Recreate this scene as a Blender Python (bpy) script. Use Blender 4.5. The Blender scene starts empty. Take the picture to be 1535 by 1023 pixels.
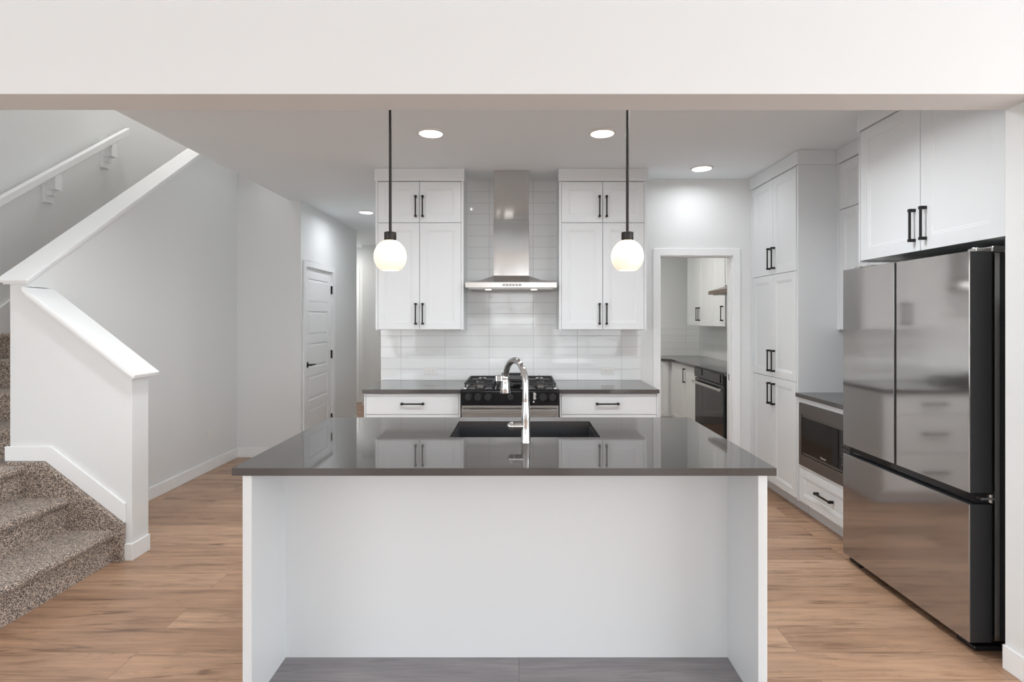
import bpy, bmesh, math, random
from mathutils import Vector

scene = bpy.context.scene
C = scene.collection
# ------------------------------------------------------------------ camera
CAMZ = 1.46
cam_d = bpy.data.cameras.new('camera')
cam = bpy.data.objects.new('camera', cam_d)
C.objects.link(cam)
cam.location = (0, 0, CAMZ)
cam.rotation_euler = (math.pi / 2, 0, 0)
cam_d.sensor_fit = 'HORIZONTAL'
cam_d.sensor_width = 36
cam_d.lens = 36 * 800 / 1535
cam_d.shift_x = -(778 - 767.5) / 1535
cam_d.shift_y = -(511.5 - 479) / 1535
cam_d.clip_start = 0.05
scene.camera = cam

# ------------------------------------------------------------------ view, world, lights
vs = scene.view_settings
scene.display_settings.display_device = 'sRGB'
vs.view_transform = 'Standard'
vs.look = 'None'
vs.gamma = 1
vs.use_curve_mapping = False
vs.exposure = 0.0
scene.cycles.use_denoising = True
scene.cycles.max_bounces = 14
scene.cycles.diffuse_bounces = 8
scene.cycles.glossy_bounces = 6
scene.cycles.sample_clamp_indirect = 8

world = bpy.data.worlds.new('world')
scene.world = world
world.use_nodes = True
wn = world.node_tree.nodes
wl = world.node_tree.links
wn.clear()
wo = wn.new('ShaderNodeOutputWorld')
wb = wn.new('ShaderNodeBackground')
wtc = wn.new('ShaderNodeTexCoord')
wsep = wn.new('ShaderNodeSeparateXYZ')
wr = wn.new('ShaderNodeValToRGB')
wl.new(wtc.outputs['Generated'], wsep.inputs[0])
wl.new(wsep.outputs['Z'], wr.inputs['Fac'])
wr.color_ramp.elements[0].position = 0.0
wr.color_ramp.elements[0].color = (0.80, 0.82, 0.84, 1)      # ground outside, set bright to lift ceiling and tile reflections
wr.color_ramp.elements[1].position = 0.12
wr.color_ramp.elements[1].color = (0.93, 0.965, 1.0, 1)       # bright overcast sky
wl.new(wr.outputs['Color'], wb.inputs['Color'])
wb.inputs['Strength'].default_value = 5.8
wl.new(wb.outputs[0], wo.inputs['Surface'])


def portal(name, loc, rot, sx, sy):
    l = bpy.data.lights.new(name, 'AREA')
    l.shape = 'RECTANGLE'
    l.size = sx
    l.size_y = sy
    l.cycles.is_portal = True
    o = bpy.data.objects.new(name, l)
    o.location = loc
    o.rotation_euler = rot
    C.objects.link(o)


def lamp(name, loc, power, size=0.15, color=(1, 0.95, 0.88), rot=(0, 0, 0), shape='DISK', sy=None, spread=180):
    l = bpy.data.lights.new(name, 'AREA')
    l.spread = math.radians(spread)
    l.shape = shape
    l.size = size
    if sy:
        l.size_y = sy
    l.energy = power
    l.color = color
    o = bpy.data.objects.new(name, l)
    o.location = loc
    o.rotation_euler = rot
    C.objects.link(o)


YB = -6.0      # window wall behind the camera
WINS = [(-4.3, -2.95, 0.35, 2.5), (-0.95, 0.45, 1.2, 2.5), (1.0, 2.98, 0.35, 2.5)]
for i, (a, b, c, d) in enumerate(WINS):
    portal('window_portal', ((a + b) / 2, YB - 0.05, (c + d) / 2), (math.pi / 2, 0, 0), b - a, d - c)
SW = (-4.6, -0.6, 0.20, 2.7)      # unseen side window added for more daylight: y0, y1, z0, z1
portal('window_portal', (-5.06, -2.6, 1.45), (0, -math.pi / 2, 0), SW[3] - SW[2], SW[1] - SW[0])
SE = (-4.6, 1.2, 0.20, 2.7)       # unseen window opposite, added to light the left walls
portal('window_portal', (4.66, -1.7, 1.45), (0, math.pi / 2, 0), SE[3] - SE[2], SE[1] - SE[0])
KC = 2.722     # kitchen ceiling
LC = 2.78      # living room ceiling
UPC = 5.4      # stairwell ceiling
lamp('stairwell_fill', (-3.55, 5.0, UPC - 0.06), 28, 0.5, (1, 0.93, 0.88))  # added fill, unseen, brightens the stairwell
lamp('upper_hall_fill', (-3.55, 7.2, UPC - 0.06), 14, 0.4, (1, 0.93, 0.88))  # added fill for the upstairs end, out of view
lamp('spice_kitchen_fill', (1.3, 6.4, KC - 0.05), 22, 0.3, (1, 0.95, 0.88))  # unseen fill added to light the room past the doorway
lamp('rear_hall_fill', (-3.2, 8.7, KC - 0.05), 14, 0.3, (1, 0.95, 0.9))  # unseen fill added behind the hall corner
DL = [(-0.595, 3.606), (0.563, 3.606), (1.523, 4.447), (-1.795, 6.27)]
for (x, y), p in zip(DL, (4, 4, 3, 7)):
    lamp('downlight_or_fill', (x, y, KC - 0.022), p, 0.13, (0.95, 0.97, 1.0), spread=170)
DL_FILL = [(-1.75, 2.75), (-0.15, 2.75), (1.10, 2.75)]     # added row of kitchen fill lights, unseen behind the header
for (x, y), p in zip(DL_FILL, (15, 9, 19)):
    lamp('downlight_or_fill', (x, y, KC - 0.022), p, 0.13, (0.96, 0.98, 1.0), spread=150)  # added fill lamps, hidden by the header


# ------------------------------------------------------------------ materials
def mat(name, col, rough=0.5, metal=0.0, **kw):
    m = bpy.data.materials.new(name)
    m.use_nodes = True
    b = m.node_tree.nodes['Principled BSDF']
    b.inputs['Base Color'].default_value = (*col, 1)
    b.inputs['Roughness'].default_value = rough
    b.inputs['Metallic'].default_value = metal
    for k, v in kw.items():
        b.inputs[k].default_value = v
    return m


def nodes(m):
    nt = m.node_tree
    return nt.nodes, nt.links, nt.nodes['Principled BSDF']


def add_bump(m, scale, strength, dist=0.001, detail=3, stretch=None, rough_var=None):
    n, l, b = nodes(m)
    tc = n.new('ShaderNodeTexCoord')
    mp = n.new('ShaderNodeMapping')
    if stretch:
        mp.inputs['Scale'].default_value = stretch
    no = n.new('ShaderNodeTexNoise')
    no.inputs['Scale'].default_value = scale
    no.inputs['Detail'].default_value = detail
    bu = n.new('ShaderNodeBump')
    bu.inputs['Strength'].default_value = strength
    bu.inputs['Distance'].default_value = dist
    l.new(tc.outputs['Object'], mp.inputs[0])
    l.new(mp.outputs[0], no.inputs['Vector'])
    l.new(no.outputs['Fac'], bu.inputs['Height'])
    l.new(bu.outputs[0], b.inputs['Normal'])
    if rough_var:
        mr = n.new('ShaderNodeMapRange')
        mr.inputs['To Min'].default_value = rough_var[0]
        mr.inputs['To Max'].default_value = rough_var[1]
        l.new(no.outputs['Fac'], mr.inputs['Value'])
        l.new(mr.outputs[0], b.inputs['Roughness'])
    return m


M = {}
M['wall'] = add_bump(mat('wall_paint', (0.76, 0.78, 0.785), 0.75), 220, 0.15, 0.0006)
M['wall_grey'] = M['wall']
M['ceil'] = add_bump(mat('ceiling_paint', (0.83, 0.88, 0.91), 0.9), 90, 0.25, 0.001)
M['trim'] = add_bump(mat('trim_paint', (0.86, 0.88, 0.89), 0.4), 40, 0.05)
M['cab'] = add_bump(mat('cabinet_white', (0.735, 0.76, 0.775), 0.35), 60, 0.04)
M['panel'] = add_bump(mat('island_panel_white', (0.67, 0.69, 0.70), 0.4), 60, 0.04)
M['black'] = add_bump(mat('matte_black_metal', (0.018, 0.016, 0.015), 0.38, 0.5), 80, 0.04)
M['pend'] = add_bump(mat('bronze_black_metal', (0.03, 0.026, 0.024), 0.4, 0.6), 80, 0.04)
M['steel'] = add_bump(mat('brushed_steel', (0.62, 0.60, 0.58), 0.22, 1.0), 30, 0.12, 0.0005, 4, (1, 1, 30), (0.16, 0.28))
M['steel_sheet'] = add_bump(mat('polished_steel_sheet', (0.66, 0.65, 0.64), 0.13, 1.0), 3.2, 0.35, 0.012, 1, (2.2, 1, 0.6))
M['steel_dark'] = add_bump(mat('dark_steel', (0.22, 0.205, 0.195), 0.3, 0.9), 30, 0.1, 0.0005, 4, (1, 30, 30), (0.25, 0.35))
M['fridge'] = add_bump(mat('fridge_steel', (0.49, 0.47, 0.455), 0.08, 0.95), 25, 0.01, 0.0002, 3, (1, 1, 12), (0.07, 0.10))
M['fridge_side'] = add_bump(mat('fridge_side_grey', (0.025, 0.026, 0.028), 0.5), 120, 0.1)
M['chrome'] = mat('chrome', (0.60, 0.60, 0.60), 0.06, 1.0)
M['gloss_black'] = mat('gloss_black', (0.006, 0.006, 0.007), 0.06)
M['enamel'] = mat('black_enamel', (0.01, 0.01, 0.011), 0.12)
M['iron'] = add_bump(mat('cast_iron', (0.016, 0.016, 0.017), 0.5), 200, 0.3)
M['sink'] = add_bump(mat('sink_composite', (0.028, 0.030, 0.034), 0.4), 200, 0.1)
M['plastic'] = mat('white_plastic', (0.78, 0.78, 0.76), 0.35)
M['dark_slot'] = mat('dark_slot', (0.05, 0.05, 0.05), 0.6)
M['glass_dark'] = mat('oven_glass', (0.012, 0.013, 0.015), 0.04)
M['brass'] = mat('burner_brass', (0.55, 0.42, 0.22), 0.3, 1.0)
M['sticker'] = mat('white_print', (0.75, 0.75, 0.74), 0.5)
M['bronze_steel'] = add_bump(mat('bronze_steel', (0.26, 0.20, 0.16), 0.3, 1.0), 30, 0.1)
M['filter'] = mat('filter_metal', (0.35, 0.34, 0.33), 0.35, 1.0)
M['outside_frame'] = mat('window_vinyl', (0.8, 0.8, 0.8), 0.4)


def emis(name, col, s, base=(0.9, 0.9, 0.88)):
    m = mat(name, base, 0.3)
    n, l, b = nodes(m)
    b.inputs['Emission Color'].default_value = (*col, 1)
    b.inputs['Emission Strength'].default_value = s
    return m


M['diffuser'] = emis('downlight_lens', (1, 0.97, 0.93), 4.0)
M['opal'] = emis('opal_glass_lit', (1.0, 0.85, 0.60), 0.66, (0.70, 0.68, 0.65))
M['hoodlamp'] = emis('hood_lamp', (1, 0.93, 0.8), 3.0)


def counter_mat(name, base, vein, rough):
    m = mat(name, base, rough)
    n, l, b = nodes(m)
    tc = n.new('ShaderNodeTexCoord')
    no = n.new('ShaderNodeTexNoise')
    no.inputs['Scale'].default_value = 420
    no.inputs['Detail'].default_value = 2
    r = n.new('ShaderNodeValToRGB')
    r.color_ramp.elements[0].position = 0.35
    r.color_ramp.elements[0].color = (*base, 1)
    r.color_ramp.elements[1].position = 0.75
    r.color_ramp.elements[1].color = (*vein, 1)
    l.new(tc.outputs['Object'], no.inputs['Vector'])
    l.new(no.outputs['Fac'], r.inputs['Fac'])
    l.new(r.outputs[0], b.inputs['Base Color'])
    b.inputs['IOR'].default_value = 1.55
    return m


M['quartz'] = counter_mat('grey_quartz', (0.064, 0.059, 0.057), (0.096, 0.089, 0.086), 0.04)


def plank_mat(name, c1, c2, dark, rough, w=1.22, h=0.18, tint=None):
    m = mat(name, c1, rough)
    n, l, b = nodes(m)
    tc = n.new('ShaderNodeTexCoord')
    br = n.new('ShaderNodeTexBrick')
    br.offset = 0.37
    br.offset_frequency = 2
    br.inputs['Scale'].default_value = 1
    br.inputs['Brick Width'].default_value = w
    br.inputs['Row Height'].default_value = h
    br.inputs['Mortar Size'].default_value = 0.0012
    br.inputs['Mortar Smooth'].default_value = 0.3
    br.inputs['Bias'].default_value = 0.0
    br.inputs['Color1'].default_value = (0, 0, 0, 1)
    br.inputs['Color2'].default_value = (1, 1, 1, 1)
    br.inputs['Mortar'].default_value = (0.5, 0.5, 0.5, 1)
    l.new(tc.outputs['Object'], br.inputs['Vector'])
    # each board shifts the grain pattern
    sh = n.new('ShaderNodeVectorMath')
    sh.operation = 'MULTIPLY_ADD'
    sh.inputs[1].default_value = (7.3, 3.1, 5.7)
    l.new(br.outputs['Color'], sh.inputs[0])
    l.new(tc.outputs['Object'], sh.inputs[2])
    mp = n.new('ShaderNodeMapping')
    mp.inputs['Scale'].default_value = (1.1, 11, 1)
    l.new(sh.outputs[0], mp.inputs[0])
    g = n.new('ShaderNodeTexNoise')
    g.inputs['Scale'].default_value = 1.6
    g.inputs['Detail'].default_value = 9
    g.inputs['Roughness'].default_value = 0.62
    g.inputs['Distortion'].default_value = 0.6
    l.new(mp.outputs[0], g.inputs['Vector'])
    mp2 = n.new('ShaderNodeMapping')
    mp2.inputs['Scale'].default_value = (4, 130, 1)
    l.new(sh.outputs[0], mp2.inputs[0])
    f = n.new('ShaderNodeTexNoise')
    f.inputs['Scale'].default_value = 1.5
    f.inputs['Detail'].default_value = 4
    l.new(mp2.outputs[0], f.inputs['Vector'])
    mixb = n.new('ShaderNodeMix')
    mixb.data_type = 'RGBA'
    mixb.inputs['A'].default_value = (*c1, 1)
    mixb.inputs['B'].default_value = (*c2, 1)
    l.new(br.outputs['Color'], mixb.inputs['Factor'])
    r = n.new('ShaderNodeValToRGB')
    e = r.color_ramp.elements
    e[0].position = 0.33
    e[0].color = (*dark, 1)
    e[1].position = 0.62
    e[1].color = (1.12, 1.1, 1.08, 1)
    e2 = r.color_ramp.elements.new(0.46)
    e2.color = (0.93, 0.93, 0.93, 1)
    l.new(g.outputs['Fac'], r.inputs['Fac'])
    mul = n.new('ShaderNodeMix')
    mul.data_type = 'RGBA'
    mul.blend_type = 'MULTIPLY'
    mul.inputs['Factor'].default_value = 1
    l.new(mixb.outputs['Result'], mul.inputs['A'])
    l.new(r.outputs[0], mul.inputs['B'])
    mp3 = n.new('ShaderNodeMapping')
    mp3.inputs['Scale'].default_value = (0.75, 6.5, 1)
    l.new(sh.outputs[0], mp3.inputs[0])
    kn = n.new('ShaderNodeTexNoise')
    kn.inputs['Scale'].default_value = 2.3
    kn.inputs['Detail'].default_value = 6
    kn.inputs['Distortion'].default_value = 1.6
    l.new(mp3.outputs[0], kn.inputs['Vector'])
    kr = n.new('ShaderNodeValToRGB')
    ke = kr.color_ramp.elements
    ke[0].position = 0.30
    ke[0].color = (0.45, 0.42, 0.40, 1)
    ke[1].position = 0.42
    ke[1].color = (1, 1, 1, 1)
    for p_, c_ in ((0.36, 0.86), (0.585, 1.0), (0.60, 0.74), (0.615, 1.0), (0.68, 1.0), (0.70, 0.8), (0.72, 1.03)):
        q_ = ke.new(p_)
        q_.color = (c_, c_ * .985, c_ * .97, 1)
    l.new(kn.outputs['Fac'], kr.inputs['Fac'])
    mk = n.new('ShaderNodeMix')
    mk.data_type = 'RGBA'
    mk.blend_type = 'MULTIPLY'
    mk.inputs['Factor'].default_value = 0.9 if h < .3 else 0.3
    l.new(mul.outputs['Result'], mk.inputs['A'])
    l.new(kr.outputs[0], mk.inputs['B'])
    mul = mk
    r2 = n.new('ShaderNodeValToRGB')
    r2.color_ramp.elements[0].position = 0.3
    r2.color_ramp.elements[0].color = (0.86, 0.86, 0.86, 1)
    r2.color_ramp.elements[1].position = 0.6
    r2.color_ramp.elements[1].color = (1.04, 1.04, 1.04, 1)
    l.new(f.outputs['Fac'], r2.inputs['Fac'])
    mul2 = n.new('ShaderNodeMix')
    mul2.data_type = 'RGBA'
    mul2.blend_type = 'MULTIPLY'
    mul2.inputs['Factor'].default_value = 1
    l.new(mul.outputs['Result'], mul2.inputs['A'])
    l.new(r2.outputs[0], mul2.inputs['B'])
    seam = n.new('ShaderNodeMix')
    seam.data_type = 'RGBA'
    seam.inputs['B'].default_value = (c1[0] * .45, c1[1] * .42, c1[2] * .4, 1)
    l.new(br.outputs['Fac'], seam.inputs['Factor'])
    l.new(mul2.outputs['Result'], seam.inputs['A'])
    l.new(seam.outputs['Result'], b.inputs['Base Color'])
    bu = n.new('ShaderNodeBump')
    bu.inputs['Strength'].default_value = 0.25
    bu.inputs['Distance'].default_value = 0.001
    bu.invert = True
    l.new(br.outputs['Fac'], bu.inputs['Height'])
    l.new(bu.outputs[0], b.inputs['Normal'])
    return m


M['floor'] = plank_mat('oak_planks', (0.345, 0.208, 0.132), (0.48, 0.310, 0.205), (0.54, 0.50, 0.47), 0.32)
M['greyplank'] = plank_mat('grey_planks', (0.27, 0.26, 0.275), (0.30, 0.285, 0.30), (0.86, 0.86, 0.86), 0.45, 1.0, 0.4)


def carpet_mat():
    m = mat('carpet', (0.3, 0.25, 0.2), 1.0)
    n, l, b = nodes(m)
    tc = n.new('ShaderNodeTexCoord')
    v = n.new('ShaderNodeTexVoronoi')
    v.inputs['Scale'].default_value = 270
    l.new(tc.outputs['Object'], v.inputs['Vector'])
    r = n.new('ShaderNodeValToRGB')
    r.color_ramp.interpolation = 'LINEAR'
    e = r.color_ramp.elements
    e[0].position = 0.12
    e[0].color = (0.035, 0.027, 0.023, 1)
    e[1].position = 0.9
    e[1].color = (0.74, 0.61, 0.50, 1)
    for p, c in ((0.3, (0.10, 0.08, 0.07)), (0.5, (0.24, 0.19, 0.155)), (0.7, (0.37, 0.30, 0.25))):
        x = e.new(p)
        x.color = (*c, 1)
    sp = n.new('ShaderNodeSeparateColor')
    l.new(v.outputs['Color'], sp.inputs[0])
    l.new(sp.outputs[0], r.inputs['Fac'])
    l.new(r.outputs[0], b.inputs['Base Color'])
    no = n.new('ShaderNodeTexNoise')
    no.inputs['Scale'].default_value = 260
    l.new(tc.outputs['Object'], no.inputs['Vector'])
    bu = n.new('ShaderNodeBump')
    bu.inputs['Strength'].default_value = 0.8
    bu.inputs['Distance'].default_value = 0.004
    l.new(no.outputs['Fac'], bu.inputs['Height'])
    l.new(bu.outputs[0], b.inputs['Normal'])
    b.inputs['Sheen Weight'].default_value = 0.3
    return m


M['carpet'] = carpet_mat()


def tile_mat(name, ax='x', off=(0, 0), col=(0.84, 0.86, 0.865)):
    m = mat(name, col, 0.05)
    n, l, b = nodes(m)
    tc = n.new('ShaderNodeTexCoord')
    sp = n.new('ShaderNodeSeparateXYZ')
    cb = n.new('ShaderNodeCombineXYZ')
    l.new(tc.outputs['Object'], sp.inputs[0])
    l.new(sp.outputs['X' if ax == 'x' else 'Y'], cb.inputs['X'])
    l.new(sp.outputs['Z'], cb.inputs['Y'])
    mp = n.new('ShaderNodeMapping')
    mp.inputs['Location'].default_value = (off[0], off[1], 0)
    l.new(cb.outputs[0], mp.inputs[0])
    br = n.new('ShaderNodeTexBrick')
    br.offset = 0.0
    br.inputs['Scale'].default_value = 1
    br.inputs['Brick Width'].default_value = 0.396
    br.inputs['Row Height'].default_value = 0.0995
    br.inputs['Mortar Size'].default_value = 0.0018
    br.inputs['Mortar Smooth'].default_value = 0.15
    br.inputs['Color1'].default_value = (*col, 1)
    br.inputs['Color2'].default_value = (col[0] * .97, col[1] * .97, col[2] * .97, 1)
    br.inputs['Mortar'].default_value = (0.58, 0.575, 0.57, 1)
    l.new(mp.outputs[0], br.inputs['Vector'])
    l.new(br.outputs['Color'], b.inputs['Base Color'])
    mr = n.new('ShaderNodeMapRange')
    mr.inputs['To Min'].default_value = 0.05
    mr.inputs['To Max'].default_value = 0.6
    l.new(br.outputs['Fac'], mr.inputs['Value'])
    l.new(mr.outputs[0], b.inputs['Roughness'])
    inv = n.new('ShaderNodeMath')
    inv.operation = 'SUBTRACT'
    inv.inputs[0].default_value = 1.0
    l.new(br.outputs['Fac'], inv.inputs[1])
    no = n.new('ShaderNodeTexNoise')
    no.inputs['Scale'].default_value = 7
    no.inputs['Detail'].default_value = 1
    l.new(mp.outputs[0], no.inputs['Vector'])
    b1 = n.new('ShaderNodeBump')
    b1.inputs['Strength'].default_value = 0.35
    b1.inputs['Distance'].default_value = 0.002
    l.new(no.outputs['Fac'], b1.inputs['Height'])
    b2 = n.new('ShaderNodeBump')
    b2.inputs['Strength'].default_value = 0.6
    b2.inputs['Distance'].default_value = 0.001
    l.new(inv.outputs[0], b2.inputs['Height'])
    l.new(b1.outputs[0], b2.inputs['Normal'])
    l.new(b2.outputs[0], b.inputs['Normal'])
    return m


# ------------------------------------------------------------------ mesh helpers
WORLD = {}      # object name -> world origin


class MB:
    def __init__(s):
        s.v = []
        s.f = []

    def add(s, vs_, fs):
        k = len(s.v)
        s.v += [tuple(p) for p in vs_]
        s.f += [tuple(k + i for i in f) for f in fs]
        return s

    def box(s, x0, x1, y0, y1, z0, z1):
        if x0 > x1: x0, x1 = x1, x0
        if y0 > y1: y0, y1 = y1, y0
        if z0 > z1: z0, z1 = z1, z0
        return s.add([(x0, y0, z0), (x1, y0, z0), (x1, y1, z0), (x0, y1, z0),
                      (x0, y0, z1), (x1, y0, z1), (x1, y1, z1), (x0, y1, z1)],
                     [(0, 3, 2, 1), (4, 5, 6, 7), (0, 1, 5, 4), (1, 2, 6, 5), (2, 3, 7, 6), (3, 0, 4, 7)])

    def prism(s, poly, axis, a, b):
        """poly of 2-D points extruded along axis from a to b (x: (y,z), y: (x,z), z: (x,y))"""
        def mk(p, t):
            return {'x': (t, p[0], p[1]), 'y': (p[0], t, p[1]), 'z': (p[0], p[1], t)}[axis]
        n = len(poly)
        vs_ = [mk(p, a) for p in poly] + [mk(p, b) for p in poly]
        fs = [tuple(range(n - 1, -1, -1)), tuple(range(n, 2 * n))]
        fs += [(i, (i + 1) % n, n + (i + 1) % n, n + i) for i in range(n)]
        return s.add(vs_, fs)

    def tube(s, pts, r, n=20, caps=True):
        pts = [Vector(p) for p in pts]
        rs = r if isinstance(r, (list, tuple)) else [r] * len(pts)
        ring = []
        up = Vector((0.123, 0.456, 0.88)).normalized()
        prev = None
        for i, p in enumerate(pts):
            d = (pts[min(i + 1, len(pts) - 1)] - pts[max(i - 1, 0)])
            if d.length < 1e-9:
                d = prev_d
            d.normalize()
            prev_d = d
            if prev is None:
                a = d.cross(up)
                if a.length < .1:
                    a = d.cross(Vector((1, 0, 0)))
            else:
                a = prev - d * prev.dot(d)
            a.normalize()
            prev = a
            b = d.cross(a)
            ring.append([p + (a * math.cos(t) + b * math.sin(t)) * rs[i] for t in [2 * math.pi * k / n for k in range(n)]])
        vs_ = [q for rg in ring for q in rg]
        fs = []
        for i in range(len(pts) - 1):
            for k in range(n):
                fs.append((i * n + k, i * n + (k + 1) % n, (i + 1) * n + (k + 1) % n, (i + 1) * n + k))
        if caps:
            fs.append(tuple(range(n - 1, -1, -1)))
            fs.append(tuple((len(pts) - 1) * n + k for k in range(n)))
        return s.add(vs_, fs)

    def lathe(s, prof, c, n=40, close=False):
        """prof: (r, z) about a vertical axis through c"""
        vs_ = []
        for (r, z) in prof:
            for k in range(n):
                t = 2 * math.pi * k / n
                vs_.append((c[0] + r * math.cos(t), c[1] + r * math.sin(t), c[2] + z))
        m = len(prof)
        fs = []
        for i in range(m - 1 if not close else m):
            j = (i + 1) % m
            for k in range(n):
                fs.append((i * n + k, i * n + (k + 1) % n, j * n + (k + 1) % n, j * n + k))
        if not close:
            if prof[0][0] > 1e-4: fs.append(tuple(range(n - 1, -1, -1)))
            if prof[-1][0] > 1e-4: fs.append(tuple((m - 1) * n + k for k in range(n)))
        return s.add(vs_, fs)

    def build(s, name, m, parent=None, bevel=0.0, smooth=False, seg=2):
        xs = [p[0] for p in s.v]; ys = [p[1] for p in s.v]; zs = [p[2] for p in s.v]
        o0 = Vector(((min(xs) + max(xs)) / 2, (min(ys) + max(ys)) / 2, min(zs)))
        if m in KEEP_ORIGIN:
            o0 = Vector((0, 0, 0))
        me = bpy.data.meshes.new(name)
        me.from_pydata([tuple(Vector(p) - o0) for p in s.v], [], s.f)
        bm = bmesh.new()
        bm.from_mesh(me)
        bmesh.ops.remove_doubles(bm, verts=bm.verts, dist=1e-6)
        bmesh.ops.recalc_face_normals(bm, faces=bm.faces)
        bm.to_mesh(me)
        bm.free()
        me.materials.append(M[m])
        if smooth:
            me.shade_smooth()
            me.set_sharp_from_angle(angle=math.radians(38))
        o = bpy.data.objects.new(name, me)
        C.objects.link(o)
        pw = Vector((0, 0, 0))
        if parent is not None:
            o.parent = parent
            pw = WORLD[parent.name]
        o.location = o0 - pw
        WORLD[o.name] = o0
        if bevel:
            md = o.modifiers.new('bevel', 'BEVEL')
            md.width = bevel
            md.segments = seg
            md.limit_method = 'ANGLE'
            md.angle_limit = math.radians(40)
        return o


KEEP_ORIGIN = {'floor', 'tile', 'tile_side', 'carpet', 'greyplank'}


def tag(o, label=None, cat=None, group=None, kind=None):
    if label: o['label'] = label
    if cat: o['category'] = cat
    if group: o['group'] = group
    if kind: o['kind'] = kind
    return o


def thing(name, loc, label, cat, group=None):
    o = bpy.data.objects.new(name, None)
    o.empty_display_size = 0.1
    C.objects.link(o)
    o.location = loc
    WORLD[o.name] = Vector(loc)
    return tag(o, label, cat, group)


def struct(o):
    o['kind'] = 'structure'
    return o


# ------------------------------------------------------------------ cabinet parts
# side: 'y-' = front faces the camera (normal -Y); 'x-' = front faces -X; 'y+' = faces +Y
def frame_map(side, face):
    if side == 'y-':
        return lambda u, v, w: (u, face - w, v)
    if side == 'y+':
        return lambda u, v, w: (u, face + w, v)
    return lambda u, v, w: (face - w, u, v)


def shaker(parent, side, base, u0, u1, v0, v1, name='door', m='cab', rail=0.057, th=0.020):
    """framed door or drawer front; base = plane its back sits on"""
    g = 0.002
    u0 += g; u1 -= g; v0 += g; v1 -= g
    f = frame_map(side, base)
    mb = MB()
    lv = [(0.0, 0.0), (0.0, th), (rail, th), (rail + 0.003, th - 0.0025), (rail + 0.013, th - 0.003), (rail + 0.017, th - 0.006)]
    vs_ = []
    for ins, w in lv:
        for (u, v) in ((u0 + ins, v0 + ins), (u1 - ins, v0 + ins), (u1 - ins, v1 - ins), (u0 + ins, v1 - ins)):
            vs_.append(f(u, v, w))
    fs = [(3, 2, 1, 0)]
    for i in range(len(lv) - 1):
        for k in range(4):
            fs.append((i * 4 + k, i * 4 + (k + 1) % 4, (i + 1) * 4 + (k + 1) % 4, (i + 1) * 4 + k))
    k = (len(lv) - 1) * 4
    fs.append((k, k + 1, k + 2, k + 3))
    mb.add(vs_, fs)
    return mb.build(name, m, parent, bevel=0.0012, seg=1)


def slab(parent, side, base, u0, u1, v0, v1, name='drawer', m='cab', th=0.020):
    f = frame_map(side, base)
    a = f(u0 + .002, v0 + .002, 0)
    b = f(u1 - .002, v1 - .002, th)
    return MB().box(a[0], b[0], a[1], b[1], a[2], b[2]).build(name, m, parent, bevel=.0015)


def pull(parent, side, face, u, v, length=0.175, vertical=True, name='handle'):
    """black bar pull with square feet; (u, v) its centre on the front plane 'face'"""
    f = frame_map(side, face)
    mb = MB()

    def bx(u0, u1, v0, v1, w0, w1):
        a = f(u0, v0, w0); b = f(u1, v1, w1)
        mb.box(a[0], b[0], a[1], b[1], a[2], b[2])
    h = length / 2
    if vertical:
        bx(u - .0055, u + .0055, v - h + .012, v + h - .012, .023, .032)
        for s_ in (-1, 1):
            c = v + s_ * (h - .008)
            bx(u - .009, u + .009, c - .008, c + .008, 0.0, .034)
    else:
        bx(u - h + .012, u + h - .012, v - .0055, v + .0055, .022, .033)
        for s_ in (-1, 1):
            c = u + s_ * (h - .008)
            bx(c - .008, c + .008, v - .009, v + .009, 0.0, .034)
    return mb.build(name, 'black', parent, bevel=0.0015)


# ================================================================== STRUCTURE
struct(MB().box(-5.0, 4.6, YB, 10.2, -0.12, 0).build('floor', 'floor'))
W = 'wall'
M['tile'] = tile_mat('backsplash_tile', 'x', (0.268 + 0.396 * 10, -0.914 + 0.0995 * 20))
M['tile_side'] = tile_mat('backsplash_tile_side', 'y', (0.1, -0.914 + 0.0995 * 20))
BW = 4.80
# back wall of the kitchen with the doorway to the spice kitchen
DO0, DO1, DOH = 1.268, 1.922, 2.032
mb = MB()
mb.box(-1.24, DO0, BW, BW + .11, 0, KC)
mb.box(DO1, 2.71, BW, BW + .11, 0, KC)
mb.box(DO0, DO1, BW, BW + .11, DOH, KC)
struct(mb.build('wall_back', W))
struct(MB().box(2.71, 2.83, 2.235, 9.6, 0, KC).build('wall_right', W))
# header and returns between living room and kitchen
mb = MB()
HZ = 2.336
mb.prism([(-5.0, 0), (-4.05, 0), (-4.05, HZ), (2.035, HZ), (2.035, 0), (4.6, 0), (4.6, LC), (-5.0, LC)], 'y', 2.073, 2.235)
struct(mb.build('wall_header', W, bevel=0.003))
struct(MB().box(-4.17, -2.34, 2.073, 2.235, LC, UPC).build('wall_stairwell_front', W))
struct(MB().box(-5.0, 4.6, YB, 2.073, LC, LC + .1).build('ceiling_living', 'ceil'))
mb = MB()
mb.box(-2.437, 2.83, 2.235, 5.65, KC, KC + .30)
mb.box(-2.31, 2.83, 5.65, 9.7, KC, KC + .30)
struct(mb.build('ceiling', 'ceil'))
struct(MB().box(-3.6, -2.31, 8.12, 9.7, KC, KC + .30).box(-2.985, -2.31, 7.59, 8.12, KC, KC + .30).build('ceiling_hall', 'ceil'))
struct(MB().box(-4.17, -2.34, 2.235, 8.2, UPC, UPC + .1).build('ceiling_stairwell', 'ceil'))
struct(MB().box(-4.17, -4.05, 2.235, 8.1, 0, UPC).build('wall_left', W))
struct(MB().box(-4.05, -2.34, 8.0, 8.1, 3.09, UPC).build('wall_stairwell_back', W))
struct(MB().box(-2.437, -2.34, 2.235, 8.0, KC + .30, UPC).build('wall_stairwell_right', W))
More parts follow.
